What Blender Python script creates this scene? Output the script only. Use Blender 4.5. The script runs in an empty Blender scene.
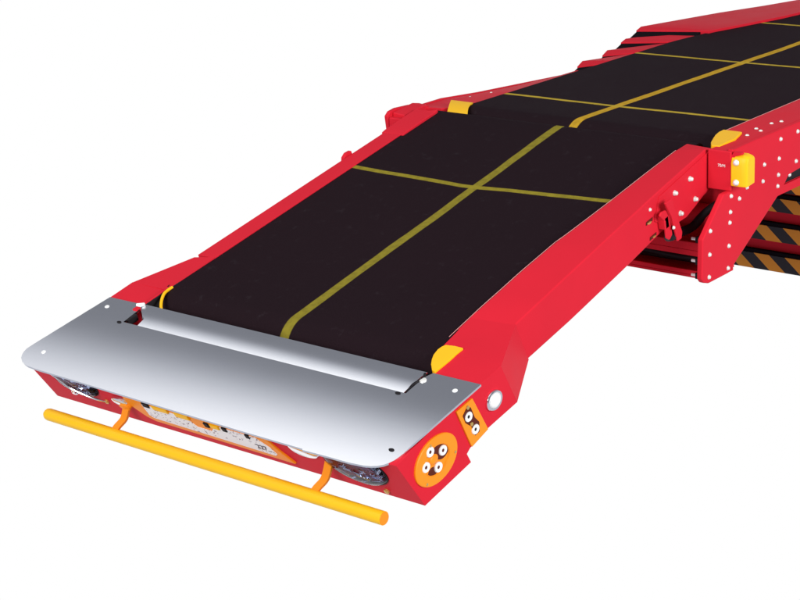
import bpy, bmesh, math, random
from mathutils import Vector, Matrix
random.seed(4)
S = bpy.context.scene
C = S.collection
TILT = 0.2155                      # the nose section slopes down towards the viewer
CT, ST = math.cos(TILT), math.sin(TILT)
def N(x, s, n): return Vector((x, s*CT - n*ST, s*ST + n*CT))     # nose coordinates: across, along, out of the belt
def U(x, y, z): return Vector((x, y, z))
BASE = Vector((0.05, 0.9, -0.78))

# ------------------------------------------------------------------ materials
def mat(name, col, rough=0.5, metal=0.0, spec=0.5, vary=0.06, scale=9.0, coat=0.0, bump=0.0, rvar=0.08, bscale=220):
    m = bpy.data.materials.new(name); m.use_nodes = True
    nt = m.node_tree; b = nt.nodes['Principled BSDF']
    b.inputs['Metallic'].default_value = metal
    b.inputs['Specular IOR Level'].default_value = spec
    b.inputs['Coat Weight'].default_value = coat
    b.inputs['Coat Roughness'].default_value = 0.15
    tc = nt.nodes.new('ShaderNodeTexCoord')
    nz = nt.nodes.new('ShaderNodeTexNoise'); nz.inputs['Scale'].default_value = scale; nz.inputs['Detail'].default_value = 6
    nt.links.new(tc.outputs['Object'], nz.inputs['Vector'])
    mx = nt.nodes.new('ShaderNodeMix'); mx.data_type = 'RGBA'
    mx.inputs['A'].default_value = tuple(c*(1-vary) for c in col)+(1,)
    mx.inputs['B'].default_value = tuple(min(1, c*(1+vary)) for c in col)+(1,)
    nt.links.new(nz.outputs['Fac'], mx.inputs['Factor'])
    nt.links.new(mx.outputs['Result'], b.inputs['Base Color'])
    mr = nt.nodes.new('ShaderNodeMapRange')
    mr.inputs['To Min'].default_value = max(0.02, rough-rvar); mr.inputs['To Max'].default_value = rough+rvar
    nt.links.new(nz.outputs['Fac'], mr.inputs['Value']); nt.links.new(mr.outputs['Result'], b.inputs['Roughness'])
    if bump:
        n2 = nt.nodes.new('ShaderNodeTexNoise'); n2.inputs['Scale'].default_value = bscale; n2.inputs['Detail'].default_value = 4
        nt.links.new(tc.outputs['Object'], n2.inputs['Vector'])
        bp = nt.nodes.new('ShaderNodeBump'); bp.inputs['Strength'].default_value = bump; bp.inputs['Distance'].default_value = 0.002
        nt.links.new(n2.outputs['Fac'], bp.inputs['Height']); nt.links.new(bp.outputs['Normal'], b.inputs['Normal'])
    return m
RED = (0.66, 0.018, 0.035)
M = {}
M['red'] = mat('red_paint', RED, 0.5, spec=0.05, bump=0.05, bscale=400)
M['yellow'] = mat('yellow_paint', (0.97, 0.53, 0.012), 0.40, spec=0.2)
M['bright_yellow'] = mat('bright_yellow_plastic', (1.0, 0.52, 0.010), 0.40, spec=0.2)
M['orange'] = mat('orange_plastic', (0.93, 0.28, 0.010), 0.40, spec=0.2)
M['black'] = mat('black_rubber', (0.014, 0.012, 0.014), 0.6, spec=0.15)
M['seal'] = mat('black_foam', (0.008, 0.006, 0.008), 0.9, spec=0.03)
M['white'] = mat('white_plastic', (0.88, 0.88, 0.86), 0.35)
M['zinc'] = mat('zinc_bolt', (0.92, 0.90, 0.84), 0.30, metal=0.35)
M['brass'] = mat('brass_screw', (0.75, 0.52, 0.16), 0.35, metal=0.8)
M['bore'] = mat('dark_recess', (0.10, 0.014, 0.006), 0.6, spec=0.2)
M['chrome'] = mat('chrome', (0.9, 0.9, 0.92), 0.14, metal=1.0, rvar=0.04)

def steel():
    m = mat('brushed_stainless_steel', (0.84, 0.85, 0.88), 0.17, metal=1.0, vary=0.01, rvar=0.01)
    return m
M['steel'] = steel()

class G:                                  # tiny expression builder for shader maths
    def __init__(s, nt): s.nt = nt
    def m(s, op, a, b=None, c=None):
        n = s.nt.nodes.new('ShaderNodeMath'); n.operation = op
        for i, v in enumerate((a, b, c)):
            if v is None: continue
            if isinstance(v, (int, float)): n.inputs[i].default_value = v
            else: s.nt.links.new(v, n.inputs[i])
        return n.outputs[0]
def belt_mat(name, cx, cw, cross, cross_w, bend, col1, col2):
    """black rubber with yellow lines woven in: UV = metres across / along"""
    m = mat(name, (0.0140, 0.0066, 0.0095), 0.70, spec=0.05, vary=0.10, scale=3.0, bump=0.25, bscale=600)
    nt = m.node_tree; b = nt.nodes['Principled BSDF']; g = G(nt)
    uv = nt.nodes.new('ShaderNodeUVMap'); sp = nt.nodes.new('ShaderNodeSeparateXYZ'); nt.links.new(uv.outputs['UV'], sp.inputs[0])
    u, v = sp.outputs[0], sp.outputs[1]
    wn = nt.nodes.new('ShaderNodeTexNoise'); wn.inputs['Scale'].default_value = 5; nt.links.new(uv.outputs['UV'], wn.inputs['Vector'])
    wob = g.m('MULTIPLY', g.m('SUBTRACT', wn.outputs['Fac'], 0.5), 0.011)
    def line(coord, centre, half):
        d = g.m('ABSOLUTE', g.m('SUBTRACT', g.m('ADD', coord, wob), centre))
        mr = nt.nodes.new('ShaderNodeMapRange'); nt.links.new(d, mr.inputs['Value'])
        mr.inputs['From Min'].default_value = half-0.0012; mr.inputs['From Max'].default_value = half+0.0012
        mr.inputs['To Min'].default_value = 1; mr.inputs['To Max'].default_value = 0
        return mr.outputs['Result']
    lf = line(u, cx, cw/2)
    vv = g.m('SUBTRACT', g.m('SUBTRACT', v, g.m('MULTIPLY', g.m('MAXIMUM', u, 0.0), bend[0])), g.m('MULTIPLY', g.m('MAXIMUM', g.m('MULTIPLY', u, -1.0), 0.0), bend[1]))
    cf = None
    for c in cross:
        l = line(vv, c, cross_w/2); cf = l if cf is None else g.m('MAXIMUM', cf, l)
    old = b.inputs['Base Color'].links[0].from_socket
    nz = nt.nodes.new('ShaderNodeTexNoise'); nz.inputs['Scale'].default_value = 60; nz.inputs['Detail'].default_value = 6
    nt.links.new(uv.outputs['UV'], nz.inputs['Vector'])
    dn_ = nt.nodes.new('ShaderNodeTexNoise'); dn_.inputs['Scale'].default_value = 26; dn_.inputs['Detail'].default_value = 8; dn_.inputs['Roughness'].default_value = 0.75
    nt.links.new(uv.outputs['UV'], dn_.inputs['Vector'])
    dust = nt.nodes.new('ShaderNodeMapRange'); nt.links.new(dn_.outputs['Fac'], dust.inputs['Value'])
    dust.inputs['From Min'].default_value = 0.58; dust.inputs['From Max'].default_value = 0.80; dust.inputs['To Max'].default_value = 0.45
    md = nt.nodes.new('ShaderNodeMix'); md.data_type = 'RGBA'; nt.links.new(dust.outputs['Result'], md.inputs['Factor'])
    nt.links.new(old, md.inputs['A']); md.inputs['B'].default_value = (0.050, 0.042, 0.048, 1); old = md.outputs['Result']
    wear = g.m('ADD', g.m('MULTIPLY', nz.outputs['Fac'], 0.9), 0.46)
    wear = g.m('MINIMUM', wear, 1.0)
    for fac, col in ((lf, col1), (cf, col2)):
        mx = nt.nodes.new('ShaderNodeMix'); mx.data_type = 'RGBA'
        nt.links.new(g.m('MULTIPLY', fac, wear), mx.inputs['Factor'])
        nt.links.new(old, mx.inputs['A']); mx.inputs['B'].default_value = col+(1,)
        old = mx.outputs['Result']
    nt.links.new(old, b.inputs['Base Color'])
    return m
M['nose_belt'] = belt_mat('nose_belt_rubber', 0.038, 0.0235, [-0.365], 0.0155, (0.085, 0.03), (0.25, 0.205, 0.022), (0.28, 0.225, 0.022))
M['boom_belt'] = belt_mat('boom_belt_rubber', 0.042, 0.024, [0.245, 0.895, 1.50, 2.15], 0.016, (0.03, 0.0), (0.56, 0.33, 0.022), (0.50, 0.35, 0.035))

def hazard():
    m = mat('hazard_striped_paint', (0.02, 0.016, 0.02), 0.5, spec=0.25)
    nt = m.node_tree; b = nt.nodes['Principled BSDF']; g = G(nt)
    tc = nt.nodes.new('ShaderNodeTexCoord'); sp = nt.nodes.new('ShaderNodeSeparateXYZ'); nt.links.new(tc.outputs['Object'], sp.inputs[0])
    t = g.m('FRACT', g.m('DIVIDE', g.m('ADD', g.m('ADD', sp.outputs[0], g.m('MULTIPLY', sp.outputs[2], 1.15)), 5.03), 0.108))
    f = g.m('LESS_THAN', t, 0.5)
    old = b.inputs['Base Color'].links[0].from_socket
    mx = nt.nodes.new('ShaderNodeMix'); mx.data_type = 'RGBA'; nt.links.new(f, mx.inputs['Factor']); nt.links.new(old, mx.inputs['A'])
    mx.inputs['B'].default_value = (0.66, 0.25, 0.02, 1); nt.links.new(mx.outputs['Result'], b.inputs['Base Color'])
    return m
M['hazard'] = hazard()
def lens(name, col, rough=0.03):
    m = bpy.data.materials.new(name); m.use_nodes = True; b = m.node_tree.nodes['Principled BSDF']
    b.inputs['Base Color'].default_value = col+(1,); b.inputs['Transmission Weight'].default_value = 1.0
    b.inputs['Roughness'].default_value = rough; b.inputs['IOR'].default_value = 1.12; b.inputs['Specular IOR Level'].default_value = 0.2
    return m
M['clear'] = lens('clear_lens', (0.42, 0.48, 0.70), 0.06)
def label_mat():
    m = mat('printed_paper', (0.86, 0.86, 0.88), 0.5)
    nt = m.node_tree; b = nt.nodes['Principled BSDF']; g = G(nt)
    tc = nt.nodes.new('ShaderNodeTexCoord'); mp = nt.nodes.new('ShaderNodeMapping'); mp.inputs['Scale'].default_value = (170, 260, 260)
    v = nt.nodes.new('ShaderNodeTexNoise'); v.inputs['Scale'].default_value = 1.0; v.inputs['Detail'].default_value = 2
    nt.links.new(tc.outputs['Object'], mp.inputs['Vector']); nt.links.new(mp.outputs['Vector'], v.inputs['Vector'])
    f = g.m('GREATER_THAN', v.outputs['Fac'], 0.60)
    big = nt.nodes.new('ShaderNodeTexNoise'); big.inputs['Scale'].default_value = 22; nt.links.new(tc.outputs['Object'], big.inputs['Vector'])
    f = g.m('MULTIPLY', f, g.m('GREATER_THAN', big.outputs['Fac'], 0.47))
    old = b.inputs['Base Color'].links[0].from_socket
    mx = nt.nodes.new('ShaderNodeMix'); mx.data_type = 'RGBA'; nt.links.new(f, mx.inputs['Factor']); nt.links.new(old, mx.inputs['A'])
    mx.inputs['B'].default_value = (0.30, 0.24, 0.28, 1); nt.links.new(mx.outputs['Result'], b.inputs['Base Color'])
    return m
M['label'] = label_mat()

# ------------------------------------------------------------------ mesh helpers
def finish(name, bm, m, parent, bevel=0.0, smooth=35, label=None, seg=2):
    bmesh.ops.remove_doubles(bm, verts=bm.verts, dist=1e-5)
    bmesh.ops.recalc_face_normals(bm, faces=bm.faces)
    for f in bm.faces: f.smooth = True
    lim = math.radians(smooth)
    for e in bm.edges:
        if len(e.link_faces) != 2 or e.calc_face_angle(0) > lim: e.smooth = False
    off = BASE
    bmesh.ops.translate(bm, verts=bm.verts, vec=-off)
    me = bpy.data.meshes.new(name); bm.to_mesh(me); bm.free()
    for mm in (m if isinstance(m, (list, tuple)) else [m]): me.materials.append(mm)
    o = bpy.data.objects.new(name, me); C.objects.link(o); o.parent = parent
    if bevel:
        b = o.modifiers.new('bevel', 'BEVEL'); b.width = bevel; b.segments = seg; b.limit_method = 'ANGLE'; b.angle_limit = math.radians(28)
        b.harden_normals = True
    if label: o['label'] = label
    return o
def loft(bm, secs, cap=True, mi=0, closed=True):
    rows = [[bm.verts.new(p) for p in s] for s in secs]
    n = len(rows[0])
    for a, b in zip(rows, rows[1:]):
        for i in range(n if closed else n-1):
            j = (i+1) % n
            try: f = bm.faces.new((a[i], a[j], b[j], b[i])); f.material_index = mi
            except ValueError: pass
    if cap and closed:
        for r in (rows[0], rows[-1]):
            try: f = bm.faces.new(r); f.material_index = mi
            except ValueError: pass
    return rows
def prism(bm, poly, fn0, fn1, mi=0): return loft(bm, [[fn0(*p) for p in poly], [fn1(*p) for p in poly]], mi=mi)
def box(bm, T, x0, x1, y0, y1, z0, z1, mi=0):
    return loft(bm, [[T(x, y0, z0), T(x, y1, z0), T(x, y1, z1), T(x, y0, z1)] for x in (x0, x1)], mi=mi)
def tube(bm, pts, r, n=16, mi=0, flat=1.0):
    secs = []; up = Vector((0, 0, 1)); rr = r if isinstance(r, (list, tuple)) else [r]*len(pts)
    for i, p in enumerate(pts):
        d = (pts[min(i+1, len(pts)-1)]-pts[max(i-1, 0)]).normalized()
        a = d.cross(up).normalized() if abs(d.z) < 0.95 else d.cross(Vector((1, 0, 0))).normalized(); b = a.cross(d)
        secs.append([p+rr[i]*(math.cos(t)*a+flat*math.sin(t)*b) for t in (2*math.pi*k/n for k in range(n))])
    return loft(bm, secs, mi=mi)
def lathe(bm, c, ax, prof, n=24, mi=0, e1=None, sx=1.0, sy=1.0):
    """prof: (radius, height along ax)"""
    ax = ax.normalized(); a = e1.normalized() if e1 else ax.orthogonal().normalized(); b = ax.cross(a)
    secs = [[c+ax*h+r*(sx*math.cos(t)*a+sy*math.sin(t)*b) for t in (2*math.pi*k/n for k in range(n))] for r, h in prof]
    return loft(bm, secs, mi=mi)
def smoothpts(P, k=6):
    out = []
    for i in range(len(P)-1):
        p0, p1, p2, p3 = P[max(i-1, 0)], P[i], P[i+1], P[min(i+2, len(P)-1)]
        for j in range(k):
            t = j/k; out.append(0.5*((2*p1)+(p2-p0)*t+(2*p0-5*p1+4*p2-p3)*t*t+(3*p1-p0-3*p2+p3)*t**3))
    out.append(P[-1]); return out
def interp(x, P):
    if x <= P[0][0]: return P[0][1]
    for (a, fa), (b, fb) in zip(P, P[1:]):
        if x <= b: return fa+(fb-fa)*(x-a)/(b-a)
    return P[-1][1]

root = bpy.data.objects.new('telescopic_conveyor', None); C.objects.link(root); root.location = BASE
root.empty_display_size = 0.2
root['label'] = 'red telescopic belt conveyor with black belts and a steel plate on its nose'
root['category'] = 'conveyor'

# ------------------------------------------------------------------ belts
def belt(name, T, x0, x1, path, m, thick=0.005, label=None, edge=0.0):
    """path: (s, n, arc)"""
    bm = bmesh.new(); uvl = bm.loops.layers.uv.new('UVMap')
    nx = 24; f0 = x0 if callable(x0) else (lambda s_: x0)
    f1 = x1 if callable(x1) else (lambda s_: x1)
    xs = lambda s_: [f0(s_)+(f1(s_)-f0(s_))*i/nx for i in range(nx+1)]
    key = {}
    def dn(x): return 0.0
    top = [[bm.verts.new(T(x, s, n+dn(x))) for x in xs(s)] for s, n, a in path]
    for i, row in enumerate(top):
        for j, v in enumerate(row): key[v] = (xs(path[i][0])[j], path[i][2])
    for i in range(len(top)-1):
        for j in range(nx):
            bm.faces.new((top[i][j], top[i][j+1], top[i+1][j+1], top[i+1][j]))
    for f in bm.faces:
        for l in f.loops: l[uvl].uv = key[l.vert]
    bm.normal_update()
    a = bmesh.ops.extrude_face_region(bm, geom=bm.faces[:])       # real thickness, inwards
    nv = [v for v in a['geom'] if isinstance(v, bmesh.types.BMVert)]
    rows = {}
    for i, row in enumerate(top):
        for j, v in enumerate(row): rows[(round(v.co.x, 5), round(v.co.y, 5), round(v.co.z, 5))] = i
    for v in nv:
        i = rows[(round(v.co.x, 5), round(v.co.y, 5), round(v.co.z, 5))]
        p, q = path[max(i-1, 0)], path[min(i+1, len(path)-1)]
        t = Vector((q[0]-p[0], q[1]-p[1])).normalized()
        v.co += (T(0, t.y, -t.x)-T(0, 0, 0))*thick
    return finish(name, bm, m, root, smooth=50, label=label)
path = []
R0 = 0.070; s0 = -1.003
for k in range(15):                          # round the front roller
    t = math.radians(120-120*k/14); path.append((s0-R0*math.sin(t), -R0+R0*math.cos(t), s0-R0*t))
for k in range(1, 30): s = s0+(-0.012-s0)*k/29; path.append((s, 0.0, s))
for k in range(1, 9): t = math.radians(18*k); path.append((-0.012+0.03*math.sin(t), -0.03+0.03*math.cos(t), -0.012+0.03*t))
belt('nose_belt', N, lambda s: -0.360 if s > -1.01 else -0.3415, lambda s: interp(s, [(-1.045, 0.4600), (-1.022, 0.4600), (-1.012, 0.4285)]), path, M['nose_belt'], edge=0.0, label='lower black belt on the tilted nose, one olive line along it and one across')
path = []
R1 = 0.075; y0 = 0.088
for k in range(12):
    t = math.radians(88-88*k/11); path.append((y0-R1*math.sin(t), -R1+R1*math.cos(t), y0-R1*t))
for k in range(1, 60): s = y0+(3.2-y0)*k/59; path.append((s, 0.0, s))
belt('boom_belt', U, lambda y: interp(y, [(1.10, -0.312), (1.30, -0.290), (1.401, -0.2555), (1.491, -0.2349), (1.676, -0.1924), (3.2, -0.19)]), 0.452, path, M['boom_belt'], label='upper black belt on the boom with golden lines crossing it')

# ------------------------------------------------------------------ nose side panels
innerR = [(-1.10, 0.4245), (-1.0282, 0.4228), (-1.0023, 0.4157), (-0.9818, 0.4148), (-0.9587, 0.4105), (-0.8356, 0.4017), (-0.6884, 0.3955), (-0.5542, 0.3947), (-0.5138, 0.3987), (-0.4445, 0.403), (-0.3468, 0.4085), (-0.1951, 0.4149), (-0.0439, 0.4234)]
def inn_n(s): return interp(s, [(-0.96, 0.0022), (-0.75, 0.0045), (0, 0.0215)])
ridgeR_n = [(-0.8558, -0.0079), (-0.5031, 0.0129), (-0.2913, 0.0238), (-0.0789, 0.0319)]
botR_n = [(-0.8304, -0.1007), (-0.6755, -0.0968), (-0.4494, -0.0847), (-0.3563, -0.0776), (-0.2912, -0.0726)]
bm = bmesh.new(); secs = []
for k in range(25):
    s = -0.93+0.85*k/24
    if s > -0.09: s = -0.09
    tuck = 0.0
    secs.append([N(interp(s, innerR), s, inn_n(s)), N(0.5, s, interp(s, ridgeR_n)), N(0.5, s, interp(s, botR_n)), N(interp(s, innerR), s, interp(s, botR_n))])
s = -0.045; secs.append([N(0.4234, s, 0.017), N(0.5, -0.060, 0.020), N(0.5, -0.075, -0.055), N(0.4234, -0.05, -0.055)])
loft(bm, secs)
finish('side_panel', bm, M['red'], root, bevel=0.0035, smooth=12, label='red side panel of the nose with bolts and a cable bracket at its upper end')
M['edge'] = mat('painted_edge_highlight', (0.66, 0.30, 0.28), 0.4)  # pale colour of the thin tubes that paint a highlight along inner edges
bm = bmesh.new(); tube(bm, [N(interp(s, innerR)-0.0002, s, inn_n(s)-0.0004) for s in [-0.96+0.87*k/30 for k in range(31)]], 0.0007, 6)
finish('edge_highlight', bm, M['edge'], root, smooth=60)
bm = bmesh.new()
# bolted reinforcing plate at the hinge end of the panel, 2.5 mm proud
prism(bm, [(-0.33, -0.035), (-0.30, 0.012), (-0.075, 0.022), (-0.088, -0.060), (-0.159, -0.0765), (-0.205, -0.085), (-0.262, -0.079)], lambda s, n: N(0.4985, s, n), lambda s, n: N(0.5030, s, n))
hp = finish('hinge_reinforcement', bm, M['red'], root, bevel=0.001)

bm = bmesh.new(); secs = []
for k in range(13):
    s = -0.86+0.80*k/12
    secs.append([N(-0.400, s, 0.001), N(-0.344, s, 0.003), N(-0.344, s, -0.09), N(-0.400, s, -0.095)])
s = -0.015; secs.append([N(-0.400, -0.045, 0.004), N(-0.336, s, 0.008), N(-0.336, s, -0.05), N(-0.400, -0.04, -0.05)])
loft(bm, secs)
finish('side_panel', bm, M['red'], root, bevel=0.0012, smooth=12, label='narrow red side panel of the nose beyond the belt')
bm = bmesh.new()
prism(bm, [(-0.330, -0.02), (-0.322, 0.002), (-0.3096, 0.0085), (-0.292, 0.0075), (-0.288, -0.02)], lambda s, n: N(-0.4015, s, n), lambda s, n: N(-0.412, s, n))
finish('cable_lug', bm, M['red'], root, bevel=0.001)
# raised hinge cover on the left end of the nose panel
bm = bmesh.new(); secs = []
for s, h in ((-0.165, 0.0035), (-0.150, 0.0052), (-0.06, 0.0070), (-0.02, 0.0060)):
    secs.append([N(-0.407, s, h-0.002), N(-0.335, s, h), N(-0.335, s, -0.02), N(-0.407, s, -0.02)])
loft(bm, secs)
finish('hinge_cover', bm, M['red'], root, bevel=0.0025)
# underside pan between the panels
bm = bmesh.new(); box(bm, N, -0.341, 0.392, -0.92, -0.06, -0.088, -0.080)
finish('bottom_pan', bm, M['red'], root)

# ------------------------------------------------------------------ front housing
FX0, FX1 = -0.462, 0.578
sil = [(-1.015, 0.0015), (-1.092, 0.000), (-1.15, -0.002), (-1.25, -0.008), (-1.349, -0.0195), (-1.298, -0.140), (-1.151, -0.135), (-1.158, -0.112), (-1.146, -0.106), (-1.085, -0.098), (-0.987, -0.097)]
bm = bmesh.new()
mid = [(-1.030, -0.0920), (-1.060, -0.0915), (-1.172, -0.0900), (-1.176, -0.0110)]+sil[4:]
low = [(a, b-0.003 if i < 4 else b) for i, (a, b) in enumerate(sil)]
loft(bm, [[N(x, a, b) for a, b in P] for x, P in ((FX0, low), (-0.352, low), (-0.3515, mid), (0.4675, mid), (0.468, sil), (FX1, sil))])
# flares from the housing to the side panels
loft(bm, [[N(0.4240, -1.016, 0.0020), N(FX1, -1.016, 0.0013), N(FX1, -0.987, -0.097), N(0.425, -0.987, -0.098)],
          [N(0.4035, -0.8575, 0.003), N(0.4995, -0.8565, -0.0079), N(0.4995, -0.8345, -0.103), N(0.41, -0.83, -0.101)]])
loft(bm, [[N(-0.346, -1.016, 0.0), N(FX0, -1.016, -0.0018), N(FX0, -0.99, -0.10), N(-0.346, -0.99, -0.10)],
          [N(-0.3445, -0.858, 0.003), N(-0.4002, -0.872, 0.0005), N(-0.4002, -0.862, -0.0945), N(-0.346, -0.862, -0.0955)]])
# strips beside the belt end
prism(bm, [(-1.10, -0.003), (-1.06, 0.001), (-1.01, 0.0025), (-1.01, -0.08), (-1.10, -0.08)], lambda s, n: N(-0.3525, s, n), lambda s, n: N(-0.3465, s, n))
prism(bm, [(-1.098, -0.0035), (-1.06, 0.000), (-1.012, 0.001), (-1.012, -0.08), (-1.098, -0.08)], lambda s, n: N(0.463, s, n), lambda s, n: N(0.4685, s, n))
housing = finish('front_housing', bm, M['red'], root, bevel=0.0015, smooth=12)

bm = bmesh.new(); box(bm, N, -0.3458, -0.3425, -1.089, -0.975, -0.075, 0.0005); finish('inner_wall_shade', bm, M['black'], root)  # black sheet added as the shade on the inner wall beside the belt

# front face frame: (x, t up the face, d out of it)
FB = Vector((0, -1.298, -0.14)); FU = Vector((0, -0.052, 0.128)).normalized(); FO = Vector((0, -FU.z, FU.y))
def F(x, t, d=0.0):
    p = FB+FU*t+FO*d; return N(x, p.y, p.z)
# side face frame
def SD(s, n, d=0.0): return N(FX1+d, s, n)
NX = (N(1, 0, 0)-N(0, 0, 0))
NE = (N(0, 1, 0)-N(0, 0, 0)); NN = (N(0, 0, 1)-N(0, 0, 0))

# ------------------------------------------------------------------ steel front plate, gently curved down to the front
def pn(s):
    u = max(0.0, -1.13-s); return 0.007-0.52*u*u
def curved_sheet(name, outline, thick, fn, cuts, m, bevel=0.0012):
    bm = bmesh.new()
    vs = [bm.verts.new((x, s, 0)) for x, s in outline]
    es = [bm.edges.new((vs[i], vs[(i+1) % len(vs)])) for i in range(len(vs))]
    bmesh.ops.triangle_fill(bm, edges=es, use_beauty=True)
    for c in cuts:
        bmesh.ops.bisect_plane(bm, geom=bm.verts[:]+bm.edges[:]+bm.faces[:], plane_co=(0, c, 0), plane_no=(0, 1, 0), dist=1e-6)
    bmesh.ops.dissolve_degenerate(bm, edges=bm.edges[:], dist=1e-6)
    lay = bm.faces[:]
    for f in lay:
        if f.normal.z < 0: f.normal_flip()
    a = bmesh.ops.extrude_face_region(bm, geom=bm.faces[:])
    low = {v for v in a['geom'] if isinstance(v, bmesh.types.BMVert)}
    for v in bm.verts: v.co = N(v.co.x, v.co.y, fn(v.co.y)-(thick if v in low else 0))
    return finish(name, bm, m, root, smooth=30)
out = [(-0.4462, -1.0984), (-0.4483, -1.1449), (-0.4531, -1.1889), (-0.461, -1.2302), (-0.4713, -1.2694), (-0.4838, -1.3067), (-0.4880, -1.3200), (-0.4868, -1.3300), (-0.4838, -1.3380), (-0.4780, -1.3465), (-0.4667, -1.3544), (-0.4550, -1.3590), (-0.4382, -1.3624), (-0.4105, -1.3640), (-0.2697, -1.3650),
       (0.2036, -1.3700), (0.3656, -1.3700), (0.3675, -1.3725), (0.4242, -1.3710), (0.4811, -1.3705), (0.5148, -1.3680), (0.5300, -1.3650), (0.5423, -1.3605), (0.5520, -1.3550), (0.5604, -1.3470), (0.5660, -1.3390), (0.5700, -1.3290), (0.5729, -1.3179),
       (0.5751, -1.2955), (0.5806, -1.2592), (0.5847, -1.2211), (0.5873, -1.1807), (0.588, -1.1376), (0.5872, -1.0922), (0.4727, -1.0925), (0.4660, -1.110), (0.4665, -1.1715), (-0.326, -1.1715), (-0.330, -1.125), (-0.338, -1.0965)]
plate = curved_sheet('front_plate', out, 0.004, pn, [-1.12-0.0085*k for k in range(31)], M['steel'])
plate['label'] = 'wide grey stainless steel plate with rounded front corners covering the nose end'
for x, s in ((-0.418, -1.134), (-0.435, -1.316), (0.5526, -1.1291)):
    bm = bmesh.new(); lathe(bm, N(x, s, pn(s)), NN, [(0.0005, 0.0020), (0.0036, 0.0020), (0.0053, 0.0008), (0.0057, -0.001)], 18)
    finish('screw', bm, M['white'], plate)
for x, s in ((-0.331, -1.1755), (0.455, -1.177), (0.5480, -1.3187)):     # small dark slots beside the guard
    bm = bmesh.new(); lathe(bm, N(x-0.004, s, pn(s)), NN, [(0.0005, 0.0012), (0.0062, 0.0012), (0.0066, -0.001)], 14, sx=1.0, sy=0.6, e1=NX)
    finish('slot', bm, M['black'], plate)
# rolled steel guard between belt and plate
bm = bmesh.new(); prof = []
g0 = (-1.091, -0.0045)
ang = math.radians(2); s, n = g0; prof.append((s, n)); L = 0.079
for k in range(16):
    a = math.radians(-5+22*(k/15)); s -= L/16*math.cos(a); n -= L/16*math.sin(a); prof.append((s, n))
def gx(s, side):
    t = (s-g0[0])/(prof[-1][0]-g0[0])
    return (-0.346+0.052*min(1, t*1.6)**1.5) if side < 0 else (0.456+0.002*math.sin(t*math.pi)-0.006*t)
secs = []
lo = [(a, b+0.0085) for a, b in prof]
for i in range(21):
    f = i/20; secs.append([N(gx(a, -1)*(1-f)+gx(a, 1)*f, a, b) for a, b in lo]+[N(gx(a, -1)*(1-f)+gx(a, 1)*f, a, b-0.003) for a, b in reversed(lo)])
loft(bm, secs)
guard = finish('roller_guard', bm, M['steel'], root, smooth=40, label='long rounded steel strip between the belt end and the grey plate')
# roller end pins
bm = bmesh.new(); tube(bm, [N(-0.352, -1.104, 0.007), N(-0.336, -1.096, 0.0075)], 0.0042, 12); finish('roller_pin', bm, M['white'], root)
bm = bmesh.new(); box(bm, N, -0.3455, -0.333, -1.124, -1.110, 0.0, 0.0095)
finish('roller_bracket', bm, M['red'], root, bevel=0.001)
bm = bmesh.new(); box(bm, N, -0.3325, -0.322, -1.160, -1.132, -0.01, 0.0055)
finish('roller_bearing', bm, M['black'], root, bevel=0.002)
bm = bmesh.new(); tube(bm, smoothpts([N(0.458, -1.100, 0.006), N(0.466, -1.118, 0.007), N(0.460, -1.140, 0.006), N(0.464, -1.165, 0.004)]), 0.0030, 10)
finish('roller_pin', bm, M['black'], root)
bm = bmesh.new(); lathe(bm, N(0.470, -1.122, 0.005), NN, [(0.0005, 0.005), (0.007, 0.004), (0.008, -0.002)], 16)
finish('roller_pin', bm, M['zinc'], root)

# ------------------------------------------------------------------ corner guards at the belt ends
def flatpiece(name, T, pts, h0, h1, m, label=None, bev=0.001):
    bm = bmesh.new(); prism(bm, pts, lambda a, b: T(a, b, h0(a, b) if callable(h0) else h0), lambda a, b: T(a, b, h1(a, b) if callable(h1) else h1))
    return finish(name, bm, m, root, bevel=bev, label=label)
flatpiece('corner_guard', N, [(0.4690, -1.0835), (0.4600, -1.0810), (0.4434, -1.0626), (0.4340, -1.0480), (0.4262, -1.0320), (0.4215, -1.0120), (0.4225, -1.0000), (0.4265, -0.9915), (0.4470, -0.9884), (0.4674, -0.9890), (0.4700, -1.0360)], -0.03, lambda a, b: 0.0045, M['bright_yellow'], 'yellow rounded guard at the near front corner of the lower belt')
GP = [(-0.3412, -1.002), (-0.3420, -1.017), (-0.3375, -1.0346), (-0.3268, -1.0548), (-0.3115, -1.0732), (-0.2960, -1.0850)]
bm = bmesh.new(); P = [N(x, s, 0.001-0.3*max(0, -1.04-s)) for x, s in GP]
tube(bm, smoothpts(P, 5), [0.0015]+[0.0035]*24+[0.002], 10)
finish('corner_guard', bm, M['bright_yellow'], root, label='thin curved yellow guard at the far front corner of the lower belt')

# ------------------------------------------------------------------ controls on the housing side
# round panel
cs, cn = -1.2465, -0.0690
disc_c = SD(cs, cn)
bm = bmesh.new()
a = math.radians(0)
lathe(bm, disc_c, NX, [(0.0580, -0.001), (0.0580, 0.0035), (0.0560, 0.005), (0.0355, 0.005), (0.0335, 0.003), (0.0325, 0.0015), (0.0005, 0.0015)], 56, e1=NE, sx=1.10, sy=0.80)
rp = finish('round_control_panel', bm, M['orange'], root, smooth=30)
bm = bmesh.new(); lathe(bm, SD(-1.226, -0.056), NX, [(0.0215, 0.0018), (0.0215, 0.0028), (0.0005, 0.0029)], 28, e1=NE, sx=1.05, sy=0.98); 
lathe(bm, SD(-1.263, -0.0885), NX, [(0.013, 0.0018), (0.010, 0.003), (0.0005, 0.0032)], 20, e1=NE, sx=1.0, sy=0.9)
finish('recess', bm, M['bore'], rp)
bm = bmesh.new(); lathe(bm, SD(-1.2535, -0.0640), NX, [(0.0125, 0.0012), (0.0110, 0.0040), (0.0060, 0.0055), (0.0005, 0.0058)], 20, e1=NE, sx=1.1, sy=0.85)
finish('boss', bm, M['orange'], rp, smooth=50)
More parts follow.
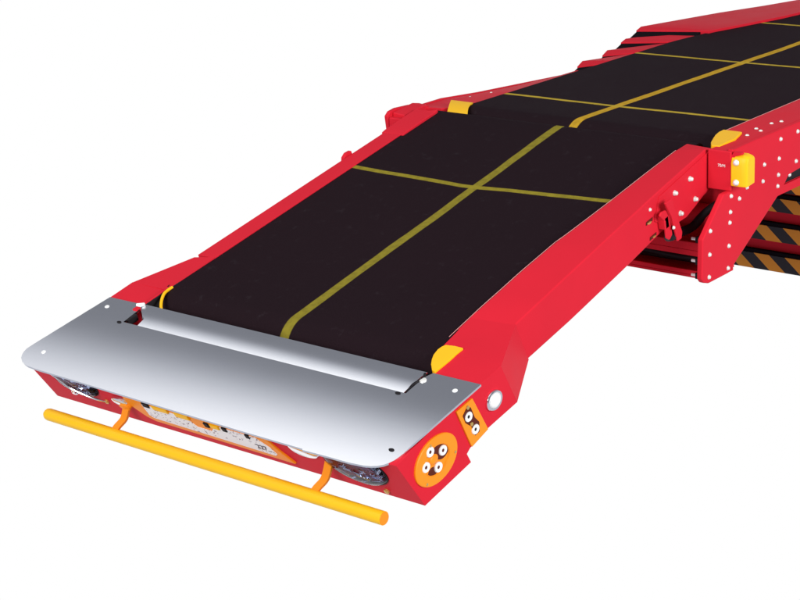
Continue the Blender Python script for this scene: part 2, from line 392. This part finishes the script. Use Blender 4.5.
def push_button(s, n, r, parent, pip=None):
    bm = bmesh.new(); lathe(bm, SD(s, n), NX, [(r*0.95, 0.001), (r, 0.003), (r, 0.0052), (r*0.90, 0.0066), (r*0.50, 0.0062), (r*0.30, 0.0050)], 24, e1=NE, sx=1.0, sy=0.90)
    lathe(bm, SD(s, n), NX, [(r*0.31, 0.003), (r*0.31, 0.0054), (0.0004, 0.0054)], 16, mi=1)
    return finish('push_button', bm, [M['white'], pip or M['black']], parent, smooth=40)
for s, n in ((-1.2606, -0.0425), (-1.2260, -0.0600), (-1.2797, -0.0648), (-1.2470, -0.0846)): push_button(s, n, 0.0112, rp, M['bore'])
for s, n in ((-1.2866, -0.0979), (-1.1945, -0.0830), (-1.2574, -0.0310)):
    bm = bmesh.new(); lathe(bm, SD(s, n, 0.004), NX, [(0.0032, 0), (0.0030, 0.0022), (0.0005, 0.0024)], 12); finish('screw', bm, M['brass'], rp)
# rectangular panel
bm = bmesh.new()
prism(bm, [(-1.168, -0.0110), (-1.117, -0.0105), (-1.0885, -0.0970), (-1.1440, -0.1040)], lambda s, n: SD(s, n, -0.001), lambda s, n: SD(s, n, 0.004))
bp2 = finish('rectangular_control_panel', bm, M['orange'], root, bevel=0.0012)
bm = bmesh.new(); prism(bm, [(-1.154, -0.028), (-1.140, -0.019), (-1.128, -0.024), (-1.122, -0.050), (-1.112, -0.066), (-1.116, -0.085), (-1.130, -0.086), (-1.136, -0.062), (-1.150, -0.046)], lambda s, n: SD(s, n, 0.003), lambda s, n: SD(s, n, 0.0050))
finish('recess', bm, M['bore'], bp2)
for s, n in ((-1.1389, -0.0385), (-1.1265, -0.0740)): push_button(s, n, 0.0112, bp2)
for s, n in ((-1.1365, -0.0195), (-1.1345, -0.0575)):
    bm = bmesh.new(); lathe(bm, SD(s, n, 0.004), NX, [(0.0045, 0), (0.004, 0.0022), (0.0005, 0.0026)], 12); finish('screw', bm, M['brass'], bp2)
# round lamp
bm = bmesh.new(); lc = SD(-1.056, -0.0510)
lathe(bm, lc, NX, [(0.0270, -0.001), (0.0270, 0.004), (0.0245, 0.0065), (0.0205, 0.0060), (0.0190, 0.0020), (0.0005, 0.0015)], 40, e1=NE, sx=0.90, sy=0.76)
lamp = finish('round_lamp', bm, M['chrome'], root, smooth=40)
bm = bmesh.new(); lathe(bm, lc, NX, [(0.0196, 0.0025), (0.0186, 0.0070), (0.0130, 0.0095), (0.0060, 0.0105), (0.0005, 0.0108)], 36, e1=NE, sx=0.90, sy=0.76)
finish('lens', bm, M['white'], lamp, smooth=60)

# ------------------------------------------------------------------ front face details
def headlight(cx, ct, ax, at, name, flip=1):
    bm = bmesh.new()
    n = 44
    def ring(k, d): return [F(cx+ax*k*math.cos(t), min(ct+at*k*math.sin(t), 0.122), d) for t in (2*math.pi*i/n for i in range(n))]
    loft(bm, [ring(1.0, 0.0005), ring(1.0, 0.0030), ring(0.94, 0.0032), ring(0.90, 0.0008), ring(0.02, 0.0006)])
    h = finish(name, bm, M['black'], root, smooth=40)
    bm = bmesh.new()                        # crumpled chrome reflector pieces
    for i in range(26):
        t = random.uniform(0, 2*math.pi); rr = random.uniform(0.2, 0.8)
        x = cx+ax*rr*math.cos(t); y = ct-at*rr*abs(math.sin(t))*0.95; w = random.uniform(0.004, 0.014); hh = random.uniform(0.0006, 0.0018); an = random.uniform(-0.9, 0.9)
        def q(u, v, d): return F(x+u*math.cos(an)-v*math.sin(an), y+u*math.sin(an)+v*math.cos(an), d)
        d1, d2 = random.uniform(0.001, 0.004), random.uniform(0.002, 0.008)
        loft(bm, [[q(-w, -hh, d1), q(-w, hh, d2), q(-w*0.9, hh*0.6, 0.001)], [q(w, -hh, d2), q(w, hh, d1), q(w*0.9, hh*0.6, 0.001)]])
    finish('reflector', bm, M['chrome'], h, smooth=20)
    bm = bmesh.new()
    rows = [ring(0.97, 0.0026)]
    for k in (0.9, 0.75, 0.55, 0.3, 0.03): rows.append(ring(k, 0.0035+0.011*math.sqrt(1-k*k)))
    loft(bm, rows)
    finish('lens', bm, M['clear'], h, smooth=60)
    return h
hl = headlight(0.452, 0.085, 0.078, 0.056, 'headlight'); hl['label'] = 'oval clear headlight under the near end of the steel plate'
hl = headlight(-0.325, 0.098, 0.066, 0.047, 'headlight'); hl['label'] = 'oval clear headlight under the far end of the steel plate'
# loose cable at the far headlight
bm = bmesh.new(); tube(bm, smoothpts([F(-0.392, 0.112, 0.006), F(-0.355, 0.102, 0.012), F(-0.325, 0.090, 0.017), F(-0.285, 0.066, 0.012), F(-0.262, 0.050, 0.004)]), 0.0024, 8)
tube(bm, smoothpts([F(-0.325, 0.090, 0.016), F(-0.336, 0.075, 0.016), F(-0.340, 0.062, 0.010)]), 0.0035, 8)
finish('cable', bm, M['chrome'], root)
bm = bmesh.new(); box(bm, F, -0.286, -0.270, 0.072, 0.090, 0.0, 0.008)
finish('cable_clip', bm, M['black'], root, bevel=0.001)
# label tray
bm = bmesh.new(); TX0, TX1 = -0.135, 0.262
prism(bm, [(-0.1780, 0.075), (-0.143, 0.038), (-0.120, 0.029), (0.235, 0.0225), (0.270, 0.0220), (0.2440, 0.062), (0.2300, 0.095), (-0.178, 0.095)], lambda x, t: F(x, t, -0.001), lambda x, t: F(x, t, 0.005))
tray = finish('label_tray', bm, M['orange'], root, bevel=0.002)
bm = bmesh.new()
prism(bm, [(-0.122, 0.090), (-0.124, 0.052), (-0.114, 0.045), (0.226, 0.037), (0.234, 0.044), (0.226, 0.064), (0.20, 0.088), (0.09, 0.088), (0.065, 0.062), (0.025, 0.062), (0.005, 0.088)], lambda x, t: F(x, t, 0.004), lambda x, t: F(x, t, 0.0062))
finish('label_sheet', bm, M['label'], tray)
for x0, x1, t0, t1 in ((-0.116, -0.098, 0.086, 0.10), (0.058, 0.070, 0.076, 0.090), (0.110, 0.122, 0.080, 0.092), (0.174, 0.184, 0.080, 0.092)):
    bm = bmesh.new(); box(bm, F, x0, x1, t0, t1, 0.003, 0.0085); finish('clip', bm, M['black'], tray, bevel=0.001)
for x0, x1, t0, t1 in ((-0.085, -0.040, 0.087, 0.10), (-0.020, 0.020, 0.085, 0.10), (0.078, 0.102, 0.081, 0.092)):
    bm = bmesh.new(); box(bm, F, x0, x1, t0, t1, 0.003, 0.0095); finish('clip', bm, M['bright_yellow'], tray, bevel=0.0015)
def text(body, name, T0, X, Y, size, m, parent, ext=0.0006):
    cu = bpy.data.curves.new(name, 'FONT'); cu.body = body; cu.size = size; cu.extrude = ext; cu.align_x = 'CENTER'; cu.align_y = 'CENTER'
    o = bpy.data.objects.new(name, cu); me = bpy.data.meshes.new_from_object(o); bpy.data.objects.remove(o)
    me.materials.clear(); me.materials.append(m)
    X = X.normalized(); Y = Y.normalized(); Z = X.cross(Y)
    me.transform(Matrix((X, Y, Z)).transposed().to_4x4()); me.transform(Matrix.Translation(T0-BASE))
    o = bpy.data.objects.new(name, me); C.objects.link(o); o.parent = parent; return o
FX = NX; FY = F(0, 1)-F(0, 0)
M['ink'] = mat('printed_ink', (0.10, 0.08, 0.10), 0.5)
text('227', 'lettering', F(0.200, 0.056, 0.0066), FX, FY, 0.020, M['ink'], tray)
# cable eyes left and right of the tray
bm = bmesh.new(); lathe(bm, F(-0.200, 0.074, 0.002), (F(0, 0, 1)-F(0, 0, 0)), [(0.018, 0), (0.017, 0.006), (0.012, 0.008), (0.0005, 0.008)], 22, e1=NX, sx=1.3, sy=0.7)
finish('bumper_switch', bm, M['chrome'], root, smooth=40)
bm = bmesh.new(); lathe(bm, F(-0.187, 0.064, 0.002), (F(0, 0, 1)-F(0, 0, 0)), [(0.013, 0), (0.012, 0.010), (0.0005, 0.012)], 18, e1=NX, sx=1.3, sy=0.7)
finish('switch_base', bm, M['orange'], root, smooth=40)
bm = bmesh.new(); lathe(bm, F(0.325, 0.088, 0.001), (F(0, 0, 1)-F(0, 0, 0)), [(0.034, 0), (0.032, 0.004), (0.026, 0.006), (0.0005, 0.006)], 26, e1=NX, sx=1.15, sy=0.62)
finish('bumper_switch', bm, M['chrome'], root, smooth=40)
for x, t in ((0.496, 0.0175), (-0.262, 0.0480)):
    bm = bmesh.new(); lathe(bm, F(x, t, 0.0), (F(0, 0, 1)-F(0, 0, 0)), [(0.0062, 0), (0.0058, 0.004), (0.003, 0.0055), (0.0005, 0.0055)], 14)
    finish('screw', bm, M['brass'], root)

# ------------------------------------------------------------------ yellow bumper bar
bm = bmesh.new()
bs, bn_ = -1.362, -0.1400
pts = [N(-0.4290, bs, bn_), N(-0.4270, bs, bn_), N(-0.4225, bs, bn_), N(-0.4165, bs, bn_)]+[N(-0.40+0.925*k/10, bs, bn_) for k in range(1, 10)]+[N(0.5300, bs, bn_)]
tube(bm, pts, [0.004, 0.0095, 0.0124, 0.0136]+[0.0136]*10, 32)
bar = finish('bumper_bar', bm, M['yellow'], root, smooth=40, label='long yellow tube held out in front of the nose')
bm = bmesh.new(); lathe(bm, N(0.5300, bs, bn_), NX, [(0.0133, -0.001), (0.0127, 0.001), (0.0005, 0.0015)], 28)
finish('end_cap', bm, M['orange'], bar)
for x, w in ((-0.185, 0), (0.3785, 0)):
    bm = bmesh.new(); p = smoothpts([F(x, 0.070, -0.004), F(x+0.000, 0.060, 0.010), F(x-0.008, 0.042, 0.026), N(x-0.018, bs+0.010, bn_+0.016), N(x-0.026, bs+0.002, bn_+0.005)])
    secs = []
    for i, q in enumerate(p):
        d = (p[min(i+1, len(p)-1)]-p[max(i-1, 0)]).normalized(); b = d.cross(NX).normalized()
        hw, th = 0.0095, 0.0035
        secs.append([q-NX*hw-b*th, q+NX*hw-b*th, q+NX*hw+b*th, q-NX*hw+b*th])
    loft(bm, secs); finish('bracket', bm, M['orange'], bar, bevel=0.0015)

# ------------------------------------------------------------------ boom: hinge plates and side rails
PX = 0.565
plateR = [(-0.0862, 0.0160), (-0.0862, -0.0790), (-0.124, -0.0790), (-0.215, -0.1627), (-0.2182, -0.2552), (-0.2094, -0.2650), (-0.1873, -0.2719), (-0.0974, -0.2712), (-0.0748, -0.2580), (0.1495, -0.1317), (0.1829, -0.1026), (0.330, -0.092), (0.82, -0.10), (0.82, 0.0150), (0.2324, 0.0159), (0.015, 0.0159), (-0.072, 0.0146)]
bm = bmesh.new()
prism(bm, plateR, lambda y, z: U(PX-0.014, y, z), lambda y, z: U(PX, y, z))
# end block facing the viewer and the top rail from belt edge to ridge
box(bm, U, 0.506, PX-0.0142, -0.0860, 0.01, -0.0775, 0.0120)
box(bm, U, 0.506, PX+0.0006, -0.0955, -0.0862, -0.0790, 0.0130)
secs = []
for y, xi, zi, zr in ((-0.060, 0.505, 0.010, 0.0135), (0.02, 0.470, 0.010, 0.0150), (0.0934, 0.4420, 0.010, 0.0155), (0.2142, 0.4380, 0.010, 0.0157), (0.4631, 0.4290, 0.009, 0.0155), (0.82, 0.415, 0.006, 0.0150)):
    secs.append([U(xi, y, zi), U(0.5505, y, zr-0.001), U(0.5505, y, -0.06), U(xi, y, -0.06)])
loft(bm, secs)
hr = finish('boom_side_plate', bm, M['red'], root, bevel=0.003, smooth=12, label='near red side plate of the boom, dotted with white bolt heads')
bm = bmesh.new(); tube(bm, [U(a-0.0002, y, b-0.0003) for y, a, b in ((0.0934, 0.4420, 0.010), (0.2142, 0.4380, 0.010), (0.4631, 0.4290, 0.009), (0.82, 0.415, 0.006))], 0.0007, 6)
finish('edge_highlight', bm, M['edge'], root, smooth=60)  # highlight on the boom rail's inner edge, painted as a pale tube
bolt0 = None
def bolt(T0, ax, r, h, parent, m=None):
    global bolt0
    if bolt0 is None:
        me_b = bmesh.new(); lathe(me_b, Vector((0, 0, 0)), Vector((0, 0, 1)), [(1.25, 0.0), (1.25, 0.22), (0.95, 0.30), (0.90, 0.85), (0.55, 1.0), (0.02, 1.02)], 16)
        bmesh.ops.recalc_face_normals(me_b, faces=me_b.faces)
        me = bpy.data.meshes.new('bolt'); me_b.to_mesh(me); me_b.free(); me.materials.append(M['zinc'])
        for p in me.polygons: p.use_smooth = True
        bolt0 = me
    o = bpy.data.objects.new('bolt', bolt0); C.objects.link(o); o.parent = parent
    o.matrix_local = Matrix.Translation(T0-BASE) @ ax.to_track_quat('Z', 'Y').to_matrix().to_4x4() @ Matrix.Diagonal((r, r, h, 1))
    return o
for y, z in [(0.1365, -0.0056), (0.2203, -0.0042), (0.1301, -0.051), (0.0594, -0.05), (0.2151, -0.0755), (0.1282, -0.0897), (0.0536, -0.0886), (0.1258, -0.1166), (-0.0206, -0.086), (-0.0933, -0.0900), (-0.0555, -0.1045), (-0.096, -0.1267), (-0.0982, -0.1511), (-0.1846, -0.1494), (-0.1011, -0.2053), (-0.1869, -0.2039), (-0.1036, -0.2576), (-0.1888, -0.2561), (0.30, -0.03), (0.31, -0.075), (0.38, -0.01), (0.42, -0.06), (0.52, -0.03), (0.60, -0.03), (0.70, -0.03)]:
    bolt(U(PX, y, z), Vector((1, 0, 0)), 0.0043, 0.0045, hr)
for x, y in ((0.52, 0.060), (0.525, 0.115), (0.505, 0.130), (0.510, 0.195), (0.520, 0.225), (0.51, 0.40)):
    bolt(U(x, y, interp(y, [(-0.06, 0.0135), (0.02, 0.0145), (0.8, 0.0145)])-0.001), Vector((0, 0, 1)), 0.0040, 0.003, hr)
for s, n in ((-0.1745, -0.0032), (-0.2422, -0.0064), (-0.1635, -0.0588), (-0.2295, -0.0628)):
    bolt(N(0.5030, s, n), NX, 0.0052, 0.0090, hp)
bolt(N(0.5, -0.3400, -0.0008), NX, 0.0035, 0.004, hp)
# cable bracket on the nose panel: two upright tongues and two slots
for s, n, d in ((-0.349, -0.0255, 0), (-0.342, -0.0660, 0)):
    bm = bmesh.new(); box(bm, lambda a, b, c: N(0.5+a, s+b+c*0.35, n+c), 0.0002, 0.0016, -0.013, 0.013, -0.0035, 0.0035)
    finish('slot', bm, M['bore'], root)
for s, n, rr in ((-0.3510, -0.0275, 0.006), (-0.3390, -0.0670, 0.0045)):
    bm = bmesh.new(); lathe(bm, N(0.5010, s, n), NX, [(rr, 0), (rr*.9, 0.003), (0.0005, 0.0036)], 14, e1=NE, sx=1.2, sy=0.45)
    finish('screw', bm, M['brass'], root)
bm = bmesh.new()
prism(bm, [(-0.315, 0.006), (-0.287, 0.004), (-0.262, -0.090), (-0.268, -0.104), (-0.285, -0.103), (-0.297, -0.035)], lambda s, n: N(0.520, s, n), lambda s, n: N(0.526, s, n))
prism(bm, [(-0.333, -0.018), (-0.325, -0.012), (-0.306, -0.016), (-0.296, -0.040), (-0.292, -0.082), (-0.306, -0.090), (-0.318, -0.080), (-0.316, -0.040)], lambda s, n: N(0.514, s, n), lambda s, n: N(0.5195, s, n))
box(bm, N, 0.5005, 0.5195, -0.318, -0.300, -0.060, -0.030)
finish('cable_bracket', bm, M['red'], root, bevel=0.0025)
bolt(N(0.5262, -0.297, -0.062), NX, 0.0035, 0.004, hp)
# rail under the near side plate
bm = bmesh.new(); box(bm, U, 0.535, 0.5505, 0.155, 0.82, -0.126, -0.090); sr = finish('slide_rail', bm, M['black'], root, bevel=0.001)
bm = bmesh.new(); box(bm, U, 0.520, 0.5560, 0.165, 0.82, -0.133, -0.1265); finish('rail_flange', bm, M['red'], sr, bevel=0.001)
bolt(U(0.5505, 0.212, -0.110), Vector((1, 0, 0)), 0.0045, 0.004, sr)
# hoses
bm = bmesh.new(); tube(bm, smoothpts([N(0.515, -0.292, -0.088), U(0.470, -0.20, -0.172), U(0.478, -0.12, -0.170), U(0.492, -0.10, -0.150), U(0.512, -0.09, -0.128), U(0.535, -0.06, -0.110)]), 0.0105, 16)
finish('hose', bm, M['black'], root, smooth=60)
bm = bmesh.new(); tube(bm, smoothpts([U(0.26, -0.112, -0.240), U(0.36, -0.118, -0.240), U(0.44, -0.122, -0.242), U(0.53, -0.118, -0.240)]), 0.0070, 12)
tube(bm, smoothpts([U(0.26, -0.105, -0.255), U(0.38, -0.110, -0.252), U(0.53, -0.106, -0.252)]), 0.0060, 12)
finish('hose', bm, M['black'], root, smooth=60)
# cross beams under the hinge, between the side plates
bm = bmesh.new()
box(bm, U, -0.448, 0.5505, -0.150, -0.052, -0.2790, -0.2725)      # bottom flange
box(bm, U, -0.448, 0.5505, -0.056, -0.048, -0.2724, -0.0800)      # web
box(bm, U, -0.448, 0.5505, -0.150, -0.058, -0.2270, -0.2140)      # shelf
box(bm, U, -0.448, 0.5505, -0.1500, -0.1450, -0.2720, -0.2620)     # lip
box(bm, U, -0.448, 0.5505, -0.1500, -0.1450, -0.2135, -0.1950)
finish('cross_beam', bm, M['red'], root, bevel=0.001)
bm = bmesh.new(); tube(bm, [U(-0.44, -0.075, -0.150), U(0.548, -0.075, -0.150)], 0.027, 24)
finish('hinge_tube', bm, M['red'], root, smooth=60)
for z in (-0.184, -0.236, -0.270):
    bm = bmesh.new(); tube(bm, [U(0.500, -0.153, z), U(0.512, -0.153, z)], 0.0035, 10); finish('pin', bm, M['white'], root)
    bm = bmesh.new(); box(bm, U, 0.5125, 0.5235, -0.160, -0.1465, z-0.007, z+0.007); finish('pin_block', bm, M['black'], root, bevel=0.001)
# yellow end stop on the plate
bm = bmesh.new()
prof2 = [(-0.0965, -0.066), (-0.0965, -0.012), (-0.0925, 0.000), (-0.084, 0.0060), (-0.062, 0.0060), (-0.055, 0.0020), (-0.053, -0.004), (-0.053, -0.062)]
xs_ = [(PX+0.0005, 0.0), (PX+0.026, 0.0), (PX+0.036, 0.002), (PX+0.041, 0.005)]
loft(bm, [[U(x, y+(dd if y < -0.08 else -dd), z-(dd if z > 0 else 0)) for y, z in prof2] for x, dd in xs_])
eb = finish('end_stop', bm, M['bright_yellow'], root, bevel=0.003, smooth=40, seg=3)
bm = bmesh.new(); prism(bm, [(0.5655, -0.010), (0.5655, 0.004), (0.571, 0.0125), (0.590, 0.0125), (0.590, 0.0075), (0.574, 0.003), (0.570, -0.010)], lambda x, z: U(x, -0.092, z), lambda x, z: U(x, -0.080, z))
finish('fin', bm, M['red'], eb)
for z in (-0.010, -0.056): bolt(U(PX+0.015, -0.0965, z), Vector((0, -1, 0)), 0.0058, 0.008, eb)
text('70/M', 'lettering', U(0.5420, -0.0957, -0.0215), Vector((1, 0, 0)), Vector((0, 0, 1)), 0.0095, M['white'], hr)
# corner guard at the near start of the boom belt
bm = bmesh.new()
topw = [(0.4960, -0.062), (0.4820, -0.040), (0.4700, -0.010), (0.4580, 0.022), (0.4500, 0.052), (0.4480, 0.0765), (0.4980, 0.0755), (0.5180, 0.008), (0.5170, -0.018), (0.5165, -0.062)]
prism(bm, topw, lambda x, y: U(x, y, -0.05), lambda x, y: U(x, y, 0.0170+min(0, y*0.05)))
finish('corner_guard', bm, M['bright_yellow'], root, bevel=0.002, label='yellow guard at the near corner where the upper belt starts')
# far side
PL = -0.465
plateL = [(-0.075, -0.054), (-0.0801, -0.0134), (-0.0671, -0.0026), (-0.0423, 0.0012), (0.0155, -0.0015), (0.0487, -0.0080), (0.0741, -0.0105), (0.156, -0.0103), (0.3163, -0.0237), (0.7232, -0.0488), (0.86, -0.050), (0.86, -0.15), (0.1495, -0.15), (-0.0748, -0.258), (-0.20, -0.26), (-0.215, -0.1627)]
bm = bmesh.new()
prism(bm, plateL, lambda y, z: U(PL, y, z), lambda y, z: U(PL+0.012, y, z))
secs = []
for y in (0.03, 0.0741, 0.156, 0.3163, 0.50, 0.7232, 0.86):
    z = interp(y, [(0.03, -0.005), (0.0741, -0.0105), (0.156, -0.0103), (0.3163, -0.0237), (0.7232, -0.0488), (0.86, -0.050)])-0.002
    xi = interp(y, [(0.0, -0.37), (0.03, -0.36), (0.10, -0.306), (0.86, -0.306)])
    secs.append([U(PL+0.0125, y, z), U(xi, y, -0.004), U(xi, y, -0.07), U(PL+0.0125, y, -0.07)])
loft(bm, secs)
hl2 = finish('boom_side_plate', bm, M['red'], root, bevel=0.0025, smooth=12, label='far red side plate of the boom beyond the belt')
bm = bmesh.new(); prism(bm, [(-0.060, -0.006), (0.02, 0.004), (0.05, -0.002), (0.05, -0.02), (-0.06, -0.03)], lambda y, z: U(-0.4525, y, z), lambda y, z: U(-0.412, y, z-0.004))
box(bm, U, -0.4525, -0.407, -0.0765, -0.006, -0.055, -0.0165)
finish('hinge_block', bm, M['red'], root, bevel=0.003)
for x, y, z in ((-0.40, 0.205, -0.012), (-0.40, 0.30, -0.0175)): bolt(U(x, y, z), Vector((0, 0, 1)), 0.0035, 0.003, hl2)
bm = bmesh.new()
secs = []
for k in range(9):
    t = k/8; y = 0.094-0.100*t; z = 0.0045-0.018*t*t
    xa = -0.378+0.062*t; xb = -0.305+0.058*t**1.4
    secs.append([U(xa, y, z), U(xb, y, z), U(xb, y-0.003, z-0.004), U(xa, y-0.003, z-0.004)])
loft(bm, secs)
finish('corner_guard', bm, M['yellow'], root, smooth=50, label='yellow bent guard plate at the far corner where the upper belt starts')
# bearing block and dark gap under the far guard
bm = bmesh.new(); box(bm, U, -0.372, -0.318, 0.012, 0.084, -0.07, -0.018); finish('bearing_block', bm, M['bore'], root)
# body of the boom and bed under the belt
bm = bmesh.new(); box(bm, U, -0.4520, 0.5500, 0.10, 0.83, -0.150, -0.062); finish('boom_bed', bm, M['red'], root)
bm = bmesh.new(); box(bm, U, -0.304, 0.412, 0.12, 3.15, -0.0615, -0.012); finish('belt_bed', bm, M['black'], root)
bm = bmesh.new(); tube(bm, [N(-0.340, s0, -0.0760), N(0.42, s0, -0.0760)], 0.0600, 28); finish('front_roller', bm, M['chrome'], root, smooth=60)

# ------------------------------------------------------------------ telescopic stages, each with a hazard-striped lower edge
stages = [  # y front, outer x far side, top z front, top z behind, strip top z, strip bottom z
    (0.8267, -0.475, -0.0429, -0.0307, -0.296, -0.346),
    (0.9918, -0.495, -0.0395, -0.0275, -0.415, -0.455),
    (1.1349, -0.520, -0.0248, -0.0170, -0.548, -0.594),
    (1.2635, -0.545, -0.0095, -0.0011, -0.684, -0.7343)]
prev_bot = -0.10
for k, (y, xo, z0, z1, za, zb) in enumerate(stages):
    xr = 0.1-xo+0.012
    yb = stages[k+1][0]+0.05 if k < 3 else 3.1
    bm = bmesh.new()
    # tops left and right of the belt, side walls, front face: a U-shaped beam
    def zt(yy):
        if k < 3: return z1+0.0
        return interp(yy, [(1.29, -0.0011), (1.7844, -0.0316), (2.3661, -0.0741), (3.1, -0.115)])
    ys = [y, y+0.028]+([yb] if k < 3 else [1.40, 1.5, 1.6, 1.7844, 2.1, 2.3661, 3.1])
    inner = -0.303
    secs = []
    for i, yy in enumerate(ys):
        zz = z0 if i == 0 else zt(yy)
        if k == 3:
            xi = interp(yy, [(1.1745, -0.289), (1.30, -0.278), (1.401, -0.2505), (1.491, -0.2299), (1.676, -0.1874), (2.4, -0.02)])
            xi = max(-0.309, min(xi, -0.18)); zi = 0.0075
        else: xi, zi = -0.306, -0.004
        if k < 3: zi = (-0.013, -0.010, -0.005)[k]; zz -= max(0, yy-y-0.03)*0.10
        secs.append([U(xo, yy, zz), U(xi, yy, zi), U(xi, yy, -0.02 if k < 3 else -0.02), U(xo+0.02, yy, zb)])
    loft(bm, secs)
    # near side
    secs = [[U(xr, yy, 0.0 if k == 3 else -0.012), U(0.420, yy, 0.006), U(0.420, yy, -0.02), U(xr-0.02, yy, zb)] for yy in ys]
    loft(bm, secs)
    # front cross wall
    box(bm, U, xo+0.03, xr-0.03, y+0.030, y+0.045, za, -0.030 if k == 0 else -0.03)
    st = finish('telescopic_stage', bm, M['red'], root, bevel=0.0015, smooth=12)
    st['label'] = ['smallest', 'second smallest', 'second largest', 'largest'][k]+' red telescopic stage of the boom'
    bm = bmesh.new(); box(bm, U, xo+0.030, xr-0.030, y+0.012, y+0.028, zb, za); 
    finish('hazard_strip', bm, M['hazard'], st)
    bm = bmesh.new()      # black seal along the front edge of the far wall
    za_, zb_ = z0-0.002, (-0.015, -0.013, -0.009, 0.004)[k]
    loft(bm, [[U(xo+0.004, y-0.002, za_-0.001), U(-0.310, y-0.002, zb_-0.001), U(-0.310, y-0.002, zb_-0.03), U(xo+0.010, y-0.002, za_-0.035)],
              [U(xo+0.004, y-0.045, za_-0.016), U(-0.310, y-0.045, zb_-0.016), U(-0.310, y-0.045, zb_-0.03), U(xo+0.010, y-0.045, za_-0.040)]])
    finish('seal', bm, M['seal'], st)
    bm = bmesh.new(); box(bm, U, xo+0.034, xr-0.034, y+0.014, y+0.029, za+0.001, za+0.012); finish('seal', bm, M['seal'], st)

# ------------------------------------------------------------------ camera
cam = bpy.data.cameras.new('Camera'); co = bpy.data.objects.new('Camera', cam); C.objects.link(co)
f_px = 1799.2099; yaw, pit, rol = -0.703417, -0.314979, -0.048494

loc = Vector((2.52875, -3.58139, 0.98182))
fw = Vector((math.sin(yaw)*math.cos(pit), math.cos(yaw)*math.cos(pit), math.sin(pit)))
r = fw.cross(Vector((0, 0, 1))).normalized(); u = r.cross(fw)
r2 = r*math.cos(rol)+u*math.sin(rol); u2 = -r*math.sin(rol)+u*math.cos(rol)
co.matrix_world = Matrix.Translation(loc) @ Matrix((r2, u2, -fw)).transposed().to_4x4()
cam.sensor_width = 36; cam.lens = f_px*36/800; cam.clip_start = 0.05; cam.clip_end = 200
S.camera = co

# ------------------------------------------------------------------ added light: world tones and fill lamps
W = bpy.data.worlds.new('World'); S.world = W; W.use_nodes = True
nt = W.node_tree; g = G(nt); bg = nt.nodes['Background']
tc = nt.nodes.new('ShaderNodeTexCoord'); sp = nt.nodes.new('ShaderNodeSeparateXYZ'); nt.links.new(tc.outputs['Generated'], sp.inputs[0])
def sm(v, a, b, lo, hi):
    mr = nt.nodes.new('ShaderNodeMapRange'); mr.interpolation_type = 'SMOOTHSTEP'; nt.links.new(v, mr.inputs['Value'])
    for k_, q in (('From Min', a), ('From Max', b), ('To Min', lo), ('To Max', hi)): mr.inputs[k_].default_value = q
    return mr.outputs['Result']
z = sp.outputs[2]
# white world background behind and below the machine
dv = nt.nodes.new('ShaderNodeVectorMath'); dv.operation = 'DOT_PRODUCT'; nt.links.new(tc.outputs['Generated'], dv.inputs[0]); dv.inputs[1].default_value = Vector((-0.60, 0.72, -0.34)).normalized()
back = g.m('MULTIPLY', sm(dv.outputs['Value'], 0.60, 0.78, 0.0, 1.0), sm(z, 0.02, 0.16, 1.0, 0.0))
# bright round lobe added overhead in the world to grade the steel plate's reflection
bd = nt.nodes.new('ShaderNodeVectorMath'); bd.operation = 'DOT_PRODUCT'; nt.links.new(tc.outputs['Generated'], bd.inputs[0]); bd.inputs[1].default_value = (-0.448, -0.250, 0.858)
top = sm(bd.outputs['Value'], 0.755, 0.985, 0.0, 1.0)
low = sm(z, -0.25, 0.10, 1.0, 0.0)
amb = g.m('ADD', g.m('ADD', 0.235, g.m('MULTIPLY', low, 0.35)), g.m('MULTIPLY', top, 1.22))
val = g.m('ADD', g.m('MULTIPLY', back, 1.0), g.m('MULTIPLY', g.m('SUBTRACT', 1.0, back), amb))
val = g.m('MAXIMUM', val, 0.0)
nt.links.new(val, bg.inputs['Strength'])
tint = nt.nodes.new('ShaderNodeMix'); tint.data_type = 'RGBA'; nt.links.new(g.m('MAXIMUM', back, top), tint.inputs['Factor'])
tint.inputs['A'].default_value = (0.90, 0.94, 1.06, 1); tint.inputs['B'].default_value = (1, 1, 1, 1)
nt.links.new(tint.outputs['Result'], bg.inputs['Color'])
def area(name, loc, target, size, power):
    l = bpy.data.lights.new(name, 'AREA'); l.shape = 'SQUARE'; l.size = size; l.energy = power
    o = bpy.data.objects.new(name, l); C.objects.link(o); o.location = loc
    o.rotation_euler = (Vector(target)-Vector(loc)).to_track_quat('-Z', 'Y').to_euler(); return o
area('added_fill_side', (7.0, -1.2, 2.2), (0.4, -0.4, -0.1), 3.0, 460)  # unseen fill lamp added to brighten the near side faces
area('added_fill_front', (0.2, -8.0, 3.2), (0, -0.6, -0.1), 3.4, 420)  # unseen fill lamp added to brighten the bar, front face and tops

S.view_settings.view_transform = 'Standard'; S.view_settings.look = 'None'; S.view_settings.exposure = 0; S.view_settings.gamma = 1
S.render.engine = 'CYCLES'
